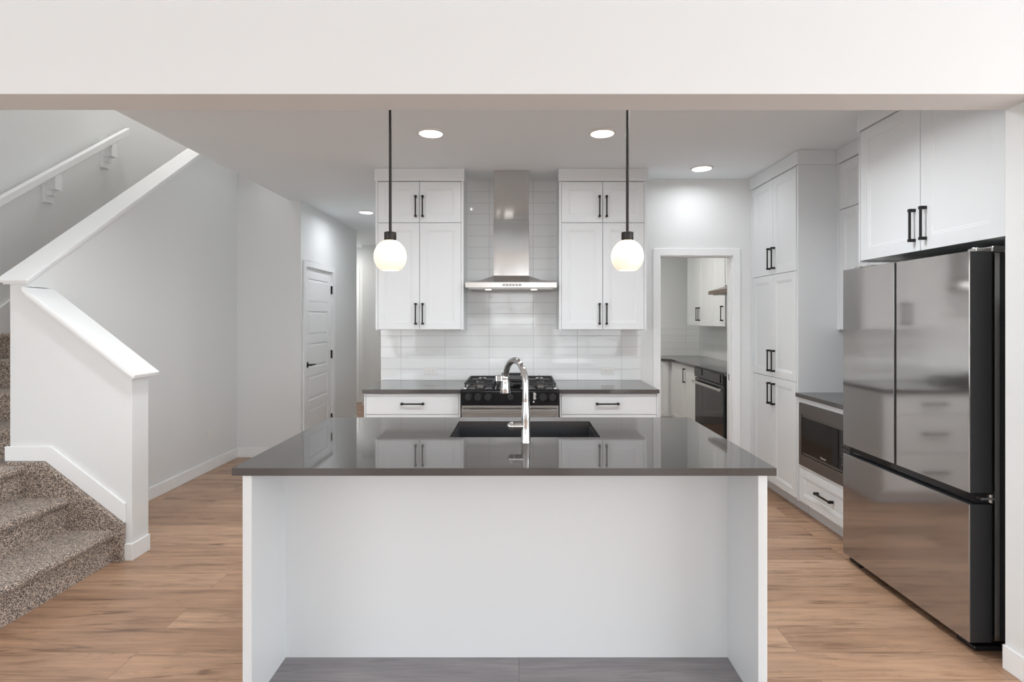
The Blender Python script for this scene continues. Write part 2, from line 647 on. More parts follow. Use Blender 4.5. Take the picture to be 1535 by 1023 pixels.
# hall walls
struct(MB().box(-2.985, -2.31, 5.65, 5.75, 0, UPC).build('wall_closet_front', W))
mb = MB()
DY0, DY1, DH = 5.765, 6.60, 2.035
mb.box(-2.41, -2.31, 5.75, DY0, 0, KC)
mb.box(-2.41, -2.31, DY1, 7.59, 0, KC)
mb.box(-2.41, -2.31, DY0, DY1, DH, KC)
struct(mb.build('wall_closet', W))
struct(MB().box(-3.6, -2.41, 7.49, 7.59, 0, KC).build('wall_hall_corner', W))
struct(MB().box(-3.7, -3.6, 7.49, 9.7, 0, KC).build('wall_hall_left', W))
struct(MB().box(-3.6, 2.83, 9.4, 9.5, 0, KC).build('wall_hall_back', W))
struct(MB().box(-2.66, -0.6, 9.05, 9.4, 0, KC).build('wall_hall_end', W))
struct(MB().box(-1.24, -1.13, BW + .11, 9.05, 0, KC).build('wall_hall_right', W))
struct(MB().box(0.55, 0.65, BW + .11, 8.0, 0, KC).build('wall_spice_left', W))
struct(MB().box(0.55, 2.71, 8.0, 8.1, 0, KC).build('wall_spice_back', W))
# living room shell behind the camera
mb = MB()
mb.box(-5.1, -5.0, YB, SW[0], 0, LC).box(-5.1, -5.0, SW[1], 2.235, 0, LC)
mb.box(-5.1, -5.0, SW[0], SW[1], 0, SW[2]).box(-5.1, -5.0, SW[0], SW[1], SW[3], LC)
struct(mb.build('wall_living_left', W))
mb = MB()
mb.box(-5.08, -5.03, SW[0], SW[0] + .05, SW[2], SW[3]).box(-5.08, -5.03, SW[1] - .05, SW[1], SW[2], SW[3])
mb.box(-5.08, -5.03, -2.63, -2.57, SW[2], SW[3])
mb.box(-5.08, -5.03, SW[0] + .05, -2.63, SW[2], SW[2] + .05).box(-5.08, -5.03, -2.57, SW[1] - .05, SW[2], SW[2] + .05)
struct(mb.build('window_4', 'outside_frame'))  # frame of the added left window
mb = MB()
mb.box(4.6, 4.7, YB, SE[0], 0, LC).box(4.6, 4.7, SE[1], 2.235, 0, LC)
mb.box(4.6, 4.7, SE[0], SE[1], 0, SE[2]).box(4.6, 4.7, SE[0], SE[1], SE[3], LC)
struct(mb.build('wall_living_right', W))
mb = MB()
mb.box(4.63, 4.68, SE[0], SE[0] + .05, SE[2], SE[3]).box(4.63, 4.68, SE[1] - .05, SE[1], SE[2], SE[3])
mb.box(4.63, 4.68, -1.73, -1.67, SE[2], SE[3])
mb.box(4.63, 4.68, SE[0] + .05, -1.73, SE[2], SE[2] + .05).box(4.63, 4.68, -1.67, SE[1] - .05, SE[2], SE[2] + .05)
struct(mb.build('window_5', 'outside_frame'))  # frame of the added right window
mb = MB()
xs = [-5.1]
for (a, b, c, d) in WINS:
    mb.box(xs[-1], a, YB - .12, YB, 0, LC)
    mb.box(a, b, YB - .12, YB, 0, c)
    mb.box(a, b, YB - .12, YB, d, LC)
    xs.append(b)
mb.box(xs[-1], 4.7, YB - .12, YB, 0, LC)
struct(mb.build('wall_window', W))
for i, (a, b, c, d) in enumerate(WINS):
    mb = MB()
    t = .05
    mb.box(a, a + t, YB - .09, YB - .03, c, d).box(b - t, b, YB - .09, YB - .03, c, d)
    mb.box(a + t, b - t, YB - .09, YB - .03, c, c + t).box(a + t, b - t, YB - .09, YB - .03, d - t, d)
    mx = (a + b) / 2
    mb.box(mx - .03, mx + .03, YB - .09, YB - .03, c + t, d - t)
    if c > .2:
        mb.box(a + t, b - t, YB - .085, YB - .035, c + .55, c + .60)
    struct(mb.build('window_%d' % (i + 1), 'outside_frame'))

# backsplash tile
tag(MB().box(-1.24, 1.095, BW - .009, BW - .0005, 0.914, KC).build('trim_1', 'tile'), kind='structure')
tag(MB().box(0.65, 2.70, 7.992, 7.9995, 0.914, 1.44).build('trim_2', 'tile'), kind='structure')
tag(MB().box(2.702, 2.7095, 4.92, 7.99, 0.914, 1.44).build('trim_3', 'tile_side'), kind='structure')


# baseboards
def bb(name, x0, x1, y0, y1, z0=0, h=0.1):
    return struct(MB().box(x0, x1, y0, y1, z0, z0 + h).build(name, 'trim', bevel=0.003))


bb('baseboard_left', -2.985, -2.972, 3.385, 5.65)
bb('baseboard_closet_front', -2.972, -2.297, 5.637, 5.65)
bb('baseboard_closet', -2.31, -2.297, 6.672, 7.59)
bb('baseboard_hall_end', -2.66, -1.24, 9.037, 9.05)
bb('baseboard_hall_back', -3.6, -2.66, 9.387, 9.4)
bb('baseboard_right', 2.023, 2.035, 2.06, 2.235)
bb('baseboard_header_right', 2.023, 4.6, 2.060, 2.073)
bb('baseboard_back', 1.10, 1.19, 4.787, 4.80)
bb('baseboard_living_right', 4.587, 4.5995, YB, 2.06)
# doorway casing and jamb into the spice kitchen
mb = MB()
cw = .064
mb.prism([(DO0 - cw, 0), (DO0, 0), (DO0, DOH), (DO1, DOH), (DO1, 0), (DO1 + cw, 0), (DO1 + cw, DOH + cw), (DO0 - cw, DOH + cw)], 'y', BW - .016, BW)
struct(mb.build('trim_4', 'trim', bevel=.003))
mb = MB()
mb.box(DO0, DO0 + .006, BW - .004, BW + .114, 0, DOH).box(DO1 - .006, DO1, BW - .004, BW + .04, 0, DOH).box(DO1 - .006, DO1, BW + .07, BW + .114, 0, DOH)
mb.box(DO0, DO1, BW - .004, BW + .114, DOH - .006, DOH)
struct(mb.build('trim_5', 'trim'))
pd = struct(MB().box(DO1 - .012, DO1 - .001, BW + .042, BW + .068, 0.008, DOH - .008).build('door_2', 'trim'))
o = MB().box(DO1 - .0145, DO1 - .0118, BW + .046, BW + .064, 0.905, 0.965).build('latch', 'steel_dark', pd)

# grey plank base inside the island overhang
struct(MB().box(-0.988, 0.882, 1.2, 2.259, 0.0, 0.028).build('trim_6', 'greyplank')) if False else None

# ================================================================== HALL DOOR
d = bpy.data.objects.new('door_1', None)
C.objects.link(d)
d.location = (-2.31, (DY0 + DY1) / 2, 0)
WORLD['door_1'] = Vector(d.location)
d['kind'] = 'structure'
# leaf with five panels
mb = MB()
XF = -2.322
y0, y1 = DY0 + .015, DY1 - .015
z0, z1 = .01, DH - .012
st = .105
pz = []
ph = (z1 - z0 - .19 - .11 - 4 * .085) / 5
zz = z0 + .19
for i in range(5):
    pz.append((zz, zz + ph))
    zz += ph + .085
mb.box(XF - .035, XF - .008, y0, y1, z0, z1)
mb.box(XF - .008, XF, y0, y0 + st, z0, z1).box(XF - .008, XF, y1 - st, y1, z0, z1)
edges = [z0] + [q for p in pz for q in p] + [z1]
for i in range(0, len(edges), 2):
    mb.box(XF - .008, XF, y0 + st, y1 - st, edges[i], edges[i + 1])
for (a, b) in pz:
    vs_ = []
    for ins, w in ((0.012, -.008), (0.035, -.0025)):
        for (u, v) in ((y0 + st + ins, a + ins), (y1 - st - ins, a + ins), (y1 - st - ins, b - ins), (y0 + st + ins, b - ins)):
            vs_.append((XF + w, u, v))
    mb.add(vs_, [(0, 1, 5, 4), (1, 2, 6, 5), (2, 3, 7, 6), (3, 0, 4, 7), (4, 5, 6, 7)])
leaf = mb.build('door_leaf', 'trim', d)
mb = MB()
cw = .066
for (a, b) in ((DY0 - cw, DY0), (DY1, DY1 + cw)):
    mb.box(-2.31, -2.294, a, b, 0, DH + cw)
mb.box(-2.31, -2.294, DY0, DY1, DH, DH + cw)
mb.box(-2.40, -2.31, DY0, DY0 + .012, 0, DH).box(-2.40, -2.31, DY1 - .012, DY1, 0, DH).box(-2.40, -2.31, DY0 + .012, DY1 - .012, DH - .01, DH)
mb.build('casing', 'trim', d, bevel=.002)
for z in (.25, 1.03, 1.82):
    MB().box(-2.325, -2.306, y1 - .004, y1 + .014, z - .05, z + .05).build('hinge', 'black', d)
mb = MB()
hy = y0 + .06
mb.tube([(XF, hy, .96), (XF + .01, hy, .96)], .03, 24)
mb.tube([(XF + .01, hy, .96), (XF + .05, hy, .96)], .009, 12)
mb.build('door_handle', 'black', d, smooth=True)
MB().tube([(XF + .048, hy - .008, .96), (XF + .052, hy + .06, .961), (XF + .046, hy + .12, .958)], [.011, .009, .007], 12).build('lever', 'black', bpy.data.objects['door_handle'], smooth=True)
# casing of the cased opening at the end of the hall
mb = MB()
mb.box(-2.87, -2.81, 9.385, 9.4, 0, 2.37).box(-3.55, -2.87, 9.385, 9.4, 2.31, 2.37)
struct(mb.build('trim_7', 'trim'))

# ================================================================== STAIRS
RISE = 0.1933
LY0, LY1 = 2.26, 3.20          # lower flight between these depths
stairs = thing('carpeted_staircase', (-3.3, 3.4, 0), 'brown flecked carpeted staircase turning up behind the white half wall', 'staircase')


def nosed(x0, x1, y0, y1, z0, z1, edge):
    """a carpeted step block with a rounded nosing; edge 'x' nose at x1 side, 'y' nose at y0 side"""
    mb = MB()
    r = .022
    over = .025
    arc = [(math.cos(a), math.sin(a)) for a in [(-math.pi / 2 + math.pi * k / 8) for k in range(9)]]
    if edge == 'x':
        poly = [(x0, z0), (x1 - over, z0), (x1 - over, z1 - 2 * r)]
        poly += [(x1 - r + r * c, z1 - r + r * s_) for c, s_ in arc[0:]]
        poly += [(x0, z1)]
        mb.prism(poly, 'y', y0, y1)
    else:
        poly = [(y1, z0), (y0 + over, z0), (y0 + over, z1 - 2 * r)]
        poly += [(y0 + r - r * c, z1 - r + r * s_) for c, s_ in arc[0:]]
        poly += [(y1, z1)]
        mb.prism(poly, 'x', x0, x1)
    return mb


nosed(-4.04, -2.42, LY0, LY1, 0, RISE, 'x').build('step', 'carpet', stairs, smooth=True)
nosed(-4.04, -2.695, LY0, LY1, RISE, 2 * RISE, 'x').build('step', 'carpet', stairs, smooth=True)
nosed(-4.04, -2.965, LY0, 3.34, 2 * RISE, 3 * RISE, 'x')
mb = nosed(-4.04, -2.965, LY0, 3.20, 2 * RISE, 3 * RISE, 'x')
mb.box(-4.04, -3.10, 3.20, 3.36, 2 * RISE, 3 * RISE)
mb.build('landing', 'carpet', stairs, smooth=True)
for i in range(13):
    ya = 3.35 + .25 * i
    zb = RISE * (3 + i)
    yb = ya + .25 + .03 if i < 12 else 8.0
    nosed(-4.04, -3.095, ya - .02, yb, zb - (.0 if i == 0 else .0), zb + RISE, 'y').build('step', 'carpet', stairs, smooth=True)
# carpeted stringer along the half wall
poly = [(-3.09, 0), (-2.385, 0), (-2.385, .225), (-2.865, .600), (-3.09, .600)]
MB().prism(poly, 'y', 3.2, 3.238).build('stringer', 'carpet', stairs, bevel=.006)

# half walls with caps
WAx = -2.35
sl = .78


def capA(x): return 1.125 + (-2.305 - x) * sl
mb = MB()
mb.prism([(-3.09, 0), (WAx, 0), (WAx, capA(WAx) - .035), (-2.985, capA(-2.985) - .035), (-2.985, 1.66), (-3.09, 1.66)], 'y', 3.24, 3.385)
struct(mb.build('wall_stair_lower', W, bevel=.002))
def capB(y): return 1.70 + .745 * (y - 3.20)
mb = MB()
mb.prism([(3.241, 1.58), (3.385, 0.0), (5.65, 0), (5.65, capB(5.65) - .035), (3.241, capB(3.241) - .035)], 'x', -3.09, -2.985)
mb.box(-3.09, -2.985, 5.65, 8.0, 0, 4.0)
struct(mb.build('wall_stair_upper', W))
# caps (board + bed moulding)
dn = .022
mb = MB()
mb.prism([(-2.985, capA(-2.985)), (-2.305, capA(-2.305)), (-2.312, capA(-2.305) - dn), (-2.985, capA(-2.985) - dn - .006)], 'y', 3.200, 3.425)
mb.prism([(-2.985, capA(-2.985) - dn - .005), (-2.325, capA(-2.325) - dn - .005), (-2.332, capA(-2.332) - .052), (-2.985, capA(-2.985) - .055)], 'y', 3.218, 3.407)
struct(mb.build('trim_8', 'trim', bevel=.003))
mb = MB()
mb.prism([(3.195, capB(3.195)), (5.65, capB(5.65)), (5.65, capB(5.65) - .028), (3.203, capB(3.203) - dn)], 'x', -3.14, -2.952)
mb.prism([(3.215, capB(3.215) - .02), (5.65, capB(5.65) - .026), (5.65, capB(5.65) - .055), (3.222, capB(3.222) - .045)], 'x', -3.118, -2.966)
struct(mb.build('trim_9', 'trim', bevel=.003))
# stepped skirting on the stair side of the half wall
poly = [(-3.11, .602), (-2.865, .602), (-2.385, .227), (-2.385, .345), (-2.832, .690), (-3.11, .690)]
mb = MB()
mb.prism(poly, 'y', 3.226, 3.24)
mb.box(-2.392, -2.338, 3.226, 3.24, 0, .1)
mb.box(-2.35, -2.338, 3.24, 3.385, 0, .1)
struct(mb.build('baseboard_stair', 'trim', bevel=.002))
# skirting on the outer stair wall
def nl(y): return RISE * 4 + (y - 3.33) * (RISE / .25)
poly = [(3.0, .58), (3.2, .58), (6.3, nl(6.3) - .05), (6.3, nl(6.3) + .17), (3.15, nl(3.15) + .08), (3.1, .72), (2.3, .72), (2.3, .58)]
struct(MB().prism([(2.3, .59), (3.35, .59), (6.3, nl(6.3) - .12), (6.3, nl(6.3) + .14), (3.28, nl(3.28) + .14 - .0), (3.05, .70), (2.3, .70)], 'x', -4.05, -4.036).build('baseboard_stair_left', 'trim'))

# handrail
def hr(y): return 2.353 + .753 * (y - 4.06)
rail = thing('stair_handrail', (-4.0, 4.3, hr(4.3)), 'white painted wooden handrail on stepped brackets on the stairwell wall', 'handrail')
mb = MB()
mb.prism([(2.9, hr(2.9) - .036), (5.40, hr(5.40) - .036), (5.40, hr(5.40) + .036), (2.9, hr(2.9) + .036)], 'x', -3.985, -3.935)
mb.build('rail', 'trim', rail, bevel=.006)
for y in (3.35, 4.57, 5.20):
    mb = MB()
    z = hr(y) - .03
    mb.box(-4.05, -4.02, y - .045, y + .045, z - .25, z + .0)
    mb.box(-4.02, -3.94, y - .035, y + .035, z - .14, z + .0)
    mb.box(-4.035, -3.985, y - .025, y + .025, z - .19, z - .13)
    mb.build('bracket', 'trim', rail, bevel=.003)


def outlet(x, y, z, side, label, group=None, wide=True):
    t = thing('wall_outlet', (x, y, z), label, 'outlet', group)
    w, h = (.115, .072) if wide else (.072, .115)
    f = frame_map(side, y if side == 'y-' else x)
    u = x if side == 'y-' else y
    mb = MB()
    a = f(u - w / 2, z - h / 2, 0.0005); b = f(u + w / 2, z + h / 2, .005)
    mb.box(a[0], b[0], a[1], b[1], a[2], b[2])
    mb.build('plate', 'plastic', t, bevel=.0015)
    for s_ in (-1, 1):
        du, dv = (s_ * .02, 0) if wide else (0, s_ * .02)
        a = f(u + du - .016, z + dv - .015, .005); b = f(u + du + .016, z + dv + .015, .0072)
        r = MB().box(a[0], b[0], a[1], b[1], a[2], b[2]).build('receptacle', 'plastic', t, bevel=.001)
        m2 = MB()
        for q in (-.006, .006):
            dd = (0, q) if wide else (q, 0)
            aa = f(u + du + dd[0] - .0025, z + dv + dd[1] - .0012, .0072); b2 = f(u + du + dd[0] + .0035, z + dv + dd[1] + .0012, .0078)
            m2.box(aa[0], b2[0], aa[1], b2[1], aa[2], b2[2])
        m2.build('slot', 'dark_slot', r)
    return t


TB = BW - .009
outlet(-.792, TB, .9995, 'y-', 'white outlet in the tiles left of the black range', 'backsplash outlets')
outlet(.797, TB, .9995, 'y-', 'white outlet in the tiles right of the black range', 'backsplash outlets')
t = thing('wall_outlet', (-2.985, 5.16, .35), 'white outlet low on the grey wall beside the stairs', 'outlet')
MB().box(-2.985, -2.980, 5.124, 5.196, .292, .408).build('plate', 'plastic', t, bevel=.0015)
for s_ in (-1, 1):
    MB().box(-2.980, -2.9775, 5.144, 5.176, .35 + s_ * .022 - .015, .35 + s_ * .022 + .015).build('receptacle', 'plastic', t, bevel=.001)
outlet(1.80, 7.992, 1.02, 'y-', 'small white outlet in the tiles seen through the doorway')

# ================================================================== ISLAND
IX0, IX1, IY0, IY1 = -1.053, 0.944, 1.956, 2.971
PX0, PX1 = -1.022, 0.918
isl = thing('kitchen_island', ((IX0 + IX1) / 2, 2.5, 0), 'white panelled kitchen island with open knee space facing the room', 'kitchen island')
ZT = .886
MB().box(PX0, PX0 + .034, 1.972, 2.93, 0, ZT).build('end_panel', 'panel', isl, bevel=.0015)
MB().box(PX1 - .034, PX1, 1.972, 2.93, 0, ZT).build('end_panel', 'panel', isl, bevel=.0015)
mb = MB()
mb.box(PX0 + .034, PX1 - .034, 2.26, 2.28, 0.0, ZT)
mb.build('back_panel', 'panel', isl)
mb = MB()
SX0, SX1, SY0, SY1 = -.3215, .377, 2.469, 2.857
a, b = PX0 + .0345, PX1 - .0345
mb.box(a, b, 2.281, 2.90, .10, .12).box(a, b, 2.84, 2.86, 0, .10)
mb.box(a, a + .018, 2.281, 2.905, .12, ZT).box(b - .018, b, 2.281, 2.905, .12, ZT)
for px in (SX0 - .05, SX1 + .032):
    mb.box(px, px + .018, 2.281, 2.905, .12, ZT)
mb.box(a + .018, SX0 - .05, 2.281, 2.905, ZT - .02, ZT).box(SX1 + .05, b - .018, 2.281, 2.905, ZT - .02, ZT)
mb.build('carcass', 'cab', isl)
# fronts on the working side of the island: drawers, sink doors, drawers
fy = 2.906
for (u0, u1) in ((a, SX0 - .041), (SX1 + .041, b)):
    for (v0, v1) in ((.12, .39), (.39, .66), (.66, .875)):
        dr = slab(isl, 'y+', fy, u0, u1, v0, v1)
        pull(dr, 'y+', fy + .02, (u0 + u1) / 2, (v0 + v1) / 2 + .03, .16, False)
um = (SX0 + SX1) / 2
for (u0, u1, hu) in ((SX0 - .041, um, um - .03), (um, SX1 + .041, um + .03)):
    dr = shaker(isl, 'y+', fy, u0, u1, .12, .875)
    pull(dr, 'y+', fy + .02, hu, .74)

# island countertop with a cut-out for the sink
mb = MB()
o_ = [(IX0, IY0), (IX1, IY0), (IX1, IY1), (IX0, IY1)]
i_ = [(SX0, SY0), (SX1, SY0), (SX1, SY1), (SX0, SY1)]
vs_ = [(x, y, z) for z in (ZT, .914) for (x, y) in o_ + i_]
fs = []
for k in range(4):
    j = (k + 1) % 4
    fs += [(k, j, 4 + j, 4 + k), (8 + k, 8 + j, 12 + j, 12 + k), (k, j, 8 + j, 8 + k), (4 + k, 4 + j, 12 + j, 12 + k)]
mb.add(vs_, fs)
o = mb.build('countertop', 'quartz', None)
tag(o, 'large dark grey polished stone countertop on the island with a sink cut-out', 'countertop')
# sink
snk = thing('sink', (um, (SY0 + SY1) / 2, .68), 'black undermount sink bowl set into the island countertop', 'sink')
mb = MB()
t_ = .006
def ring(z, e): return [(SX0 - e, SY0 - e, z), (SX1 + e, SY0 - e, z), (SX1 + e, SY1 + e, z), (SX0 - e, SY1 + e, z)]
lv = [ring(.8855, .012), ring(.8855, -.001), ring(.69, -.012), ring(.682, .0), ring(.87, .008), ring(.87, .012)]
vs_ = [p for r in lv for p in r]
fs = []
for i in range(2):
    for k in range(4):
        fs.append((i * 4 + k, i * 4 + (k + 1) % 4, i * 4 + 4 + (k + 1) % 4, i * 4 + 4 + k))
fs.append((8, 9, 10, 11))
for i in range(3, 5):
    for k in range(4):
        fs.append((i * 4 + k, i * 4 + (k + 1) % 4, i * 4 + 4 + (k + 1) % 4, i * 4 + 4 + k))
fs.append((12, 13, 14, 15))
for k in range(4):
    fs.append((20 + k, 20 + (k + 1) % 4, (k + 1) % 4, k))
mb.add(vs_, fs)
mb.build('bowl', 'sink', snk, bevel=.004)
MB().lathe([(.0, .0), (.045, 0), (.045, .003), (.03, .001), (.0, .0005)], (um, (SY0 + SY1) / 2 + .06, .6905), 24).build('drain', 'chrome', snk, smooth=True)

# faucet
FX, FY = .030, 2.368
fc = thing('kitchen_faucet', (FX, FY, .914), 'chrome gooseneck pull-down faucet standing in front of the island sink', 'faucet')
mb = MB()
mb.lathe([(.0225, 0), (.0225, .003), (.0212, .006), (.0208, .08), (.0185, .15), (.0162, .174), (.0158, .18)], (FX, FY, .914), 32)
mb.build('body', 'chrome', fc, smooth=True)
HX, HY = -.066, 2.566
dx, dy = HX - FX, HY - FY
R = math.hypot(dx, dy) / 2
zt = 1.283 - R - .012
pts = [(FX, FY, 1.094), (FX, FY, zt)]
for k in range(1, 17):
    a_ = math.pi * k / 17
    q = (1 - math.cos(a_)) / 2
    pts.append((FX + dx * q, FY + dy * q, zt + R * math.sin(a_)))
pts.append((HX, HY, zt))
pts.append((HX, HY, 1.195))
MB().tube(pts, .0145, 24).build('spout', 'chrome', fc, smooth=True)
tag(MB().lathe([(.0150, .09), (.0180, .086), (.0180, .070), (.0168, .066), (.0195, .055), (.0250, .004), (.0240, 0.0), (.010, .001)], (HX, HY, 1.105), 28).build('spray_head', 'chrome', fc, smooth=True))
mb = MB()
mb.box(HX - .045, HX - .015, HY - .012, HY + .008, 1.160, 1.192)
mb.build('spray_switch', 'chrome', fc, bevel=.004)
mb = MB()
mb.tube([(FX - .010, FY, .986), (FX - .050, FY, .986)], .0180, 24)
mb.build('lever_hub', 'chrome', fc, smooth=True)
MB().tube([(FX - .052, FY, .986), (FX - .060, FY, .986), (FX - .072, FY - .004, .989), (FX - .079, FY - .006, .991)], [.0185, .0195, .0165, .007], 20).build('lever', 'chrome', fc, smooth=True)

# grey plank infill in the knee space
struct(MB().box(PX0 + .0345, PX1 - .0345, 1.70, 2.2595, 0.0, 0.028).build('trim_6', 'greyplank'))

# ================================================================== BACK RUN
RX0, RX1 = -.449, .310


def base_cab(name, x0, x1, label, hx):
    t = thing(name, ((x0 + x1) / 2, 4.5, 0), label, 'base cabinet', 'base cabinets beside the range')
    mb = MB()
    mb.box(x0, x1, 4.19, BW - .002, .10, .884).box(x0, x1, 4.25, BW - .01, 0, .10)
    mb.build('body', 'cab', t)
    MB().box(x0, x0 + .012, 4.170, 4.19, .10, .884).build('side_filler', 'cab', t)
    MB().box(x1 - .012, x1, 4.170, 4.19, .10, .884).build('side_filler', 'cab', t)
    for i, (v0, v1) in enumerate(((.11, .41), (.41, .715), (.715, .878))):
        dr = slab(t, 'y-', 4.19, x0 + .012, x1 - .012, v0, v1)
        pull(dr, 'y-', 4.17, hx, (v0 + v1) / 2 + .005, .18, False)
    return t


base_cab('base_cabinet', -1.210, -.458, 'white drawer base cabinet left of the black range', -.830)
base_cab('base_cabinet', .318, 1.088, 'white drawer base cabinet right of the black range', .690)
o = MB().box(-1.217, -.452, 4.144, BW - .0095, .884, .914).build('countertop', 'quartz', None, bevel=.002)
tag(o, 'dark grey stone countertop left of the black range', 'countertop', 'countertops beside the range')
o = MB().box(.313, 1.092, 4.144, BW - .0095, .884, .914).build('countertop', 'quartz', None, bevel=.002)
tag(o, 'dark grey stone countertop right of the black range', 'countertop', 'countertops beside the range')

# range
rg = thing('gas_range', ((RX0 + RX1) / 2, 4.45, 0), 'black and stainless gas range between the white base cabinets', 'range')
cx = (RX0 + RX1) / 2
MB().box(RX0 + .002, RX1 - .002, 4.16, BW - .012, .0, .905).build('body', 'fridge_side', rg)
mb = MB()
mb.prism([(4.105, .800), (4.100, .905), (4.115, .921), (4.16, .921), (4.16, .800)], 'x', RX0, RX1)
cp = mb.build('control_panel', 'gloss_black', rg, bevel=.003)
mb = MB()
mb.box(RX0 + .001, RX1 - .001, 4.16, BW - .012, .905, .921)
mb.build('cooktop', 'enamel', rg, bevel=.004)
KX = [(-.388, .026), (-.315, .026), (-.237, .026), (-.065, .022), (.184, .026), (.257, .026)]
for (kx, r) in KX:
    mb = MB()
    mb.tube([(kx, 4.103, .863), (kx, 4.096, .863)], r + .003, 28)
    mb.tube([(kx, 4.096, .863), (kx, 4.070, .863), (kx, 4.066, .863)], [r, r * .92, r * .84], 28)
    mb.box(kx - .005, kx + .005, 4.058, 4.07, .863 - r * .8, .863 + r * .8)
    mb.build('knob', 'iron', rg, smooth=True)
mb = MB()
for i in range(9):
    z = .893 - i * .0062
    mb.box(.110 + (i % 3) * .001, .125 + (i * 7 % 5) * .0022, 4.1004, 4.1035, z, z + .0032)
mb.box(.108, .118, 4.1004, 4.1045, .820, .831)
mb.build('printed_markings', 'sticker', cp)
for s_ in (RX0 + .022, RX1 - .040):
    MB().box(s_, s_ + .018, 4.125, 4.165, .9212, .926).build('corner_sticker', 'sticker', rg)
dr = MB().box(RX0 + .008, RX1 - .006, 4.115, 4.158, .19, .795).build('oven_door', 'steel', rg, bevel=.004)
MB().box(RX0 + .09, RX1 - .09, 4.112, 4.1152, .30, .62).build('glass_window', 'glass_dark', dr)
mb = MB()
mb.box(RX0 + .010, RX1 - .010, 4.058, 4.074, .738, .772)
for s_ in (RX0 + .05, RX1 - .05):
    mb.box(s_ - .012, s_ + .012, 4.074, 4.116, .745, .765)
mb.build('handle', 'steel', dr, bevel=.004)
MB().box(RX0 + .008, RX1 - .006, 4.118, 4.158, .03, .18).build('storage_drawer', 'steel', rg, bevel=.004)
# burners and grates
for (bx_, by_, br_) in ((cx - .245, 4.33, .048), (cx - .245, 4.62, .04), (cx + .245, 4.33, .052), (cx + .245, 4.62, .036), (cx, 4.47, .05)):
    b = MB().lathe([(br_ * 1.15, 0), (br_ * 1.15, .006), (br_, .010), (br_, .016), (0, .017)], (bx_, by_, .921), 24).build('burner', 'steel_dark', rg, smooth=True)
    MB().lathe([(br_ * .8, 0), (br_ * .8, .006), (br_ * .7, .008), (0, .008)], (bx_, by_, .938), 24).build('burner_cap', 'iron', b, smooth=True)
for gi, gx in enumerate((cx - .245, cx, cx + .245)):
    mb = MB()
    w = .115 if gi != 1 else .112
    x0, x1, y0, y1 = gx - w, gx + w, 4.20, 4.75
    zt0, zt1 = .946, .958
    for (yy) in (y0, y1 - .012):
        mb.box(x0, x1, yy, yy + .012, zt0, zt1)
    for xx in (x0, x1 - .012):
        mb.box(xx, xx + .012, y0 + .012, y1 - .012, zt0, zt1)
    mb.box(x0 + .012, x1 - .012, 4.47, 4.482, zt0, zt1)
    for yy in (4.33, 4.62):
        for s_ in (-1, 1):
            mb.box(gx + s_ * .03, gx + s_ * (w - .012), yy - .005, yy + .005, zt0, zt1 + .004)
        mb.box(gx - .005, gx + .005, yy + .03, yy + .12, zt0, zt1 + .004)
        mb.box(gx - .005, gx + .005, yy - .118, yy - .03, zt0, zt1 + .004)
    for xx in (x0 + .002, x1 - .014):
        for yy in (y0 + .002, y1 - .014):
            mb.box(xx, xx + .012, yy, yy + .012, .921, zt0)
    mb.build('grate', 'iron', rg, bevel=.002)
mb = MB()
mb.box(cx - .085, cx + .085, 4.30, 4.68, .962, .972)
mb.box(cx - .085, cx + .085, 4.68, 4.69, .962, .990).box(cx - .085, cx + .085, 4.29, 4.30, .962, .982)
mb.build('griddle', 'iron', rg, bevel=.003)

# hood
HXc = -.0655
hd = thing('range_hood', (HXc, 4.6, 1.717), 'stainless steel chimney range hood above the black range', 'range hood')
h0, h1, hy0, hyb = HXc - .375, HXc + .375, 4.38, BW - .0105
ch, cyf = .151, 4.507
mb = MB()
mb.box(h0, h1, hy0, hyb, 1.722, 1.764)
r0 = [(h0, hy0, 1.764), (h1, hy0, 1.764), (h1, hyb, 1.764), (h0, hyb, 1.764)]
mid = [(HXc - .26, hy0 + .045, 1.782), (HXc + .26, hy0 + .045, 1.782), (HXc + .26, hyb, 1.782), (HXc - .26, hyb, 1.782)]
r1 = [(HXc - ch, cyf, 1.828), (HXc + ch, cyf, 1.828), (HXc + ch, hyb, 1.828), (HXc - ch, hyb, 1.828)]
mb.add(r0 + mid + r1, [(3, 2, 1, 0), (8, 9, 10, 11)] + [(k, (k + 1) % 4, 4 + (k + 1) % 4, 4 + k) for k in range(4)] + [(4 + k, 4 + (k + 1) % 4, 8 + (k + 1) % 4, 8 + k) for k in range(4)])
cn = mb.build('canopy', 'steel', hd)
MB().box(h0 + .03, h1 - .03, hy0 + .02, hyb - .02, 1.709, 1.722).build('filter_panel', 'filter', hd)
MB().box(HXc - ch, HXc + ch, cyf, hyb, 1.828, 2.300).build('chimney_lower', 'steel_sheet', hd, bevel=.002)
MB().box(HXc - ch + .003, HXc + ch - .003, cyf + .003, hyb, 2.300, KC - .002).build('chimney_upper', 'steel_sheet', hd, bevel=.002)
mb = MB()
mb.box(HXc - .07, HXc + .085, hy0 - .0012, hy0, 1.733, 1.752)
ds = mb.build('control_strip', 'filter', hd)
mb = MB()
for i in range(5):
    mb.tube([(HXc - .045 + i * .026, hy0 - .001, 1.7425), (HXc - .045 + i * .026, hy0 - .003, 1.7425)], .006, 16)
mb.build('button', 'sticker', ds, smooth=True)
for s_ in (-.19, .19):
    MB().lathe([(.026, 0), (.026, .004), (.0, .004)], (HXc + s_, hy0 + .06, 1.7045), 20).build('lamp', 'hoodlamp', hd)


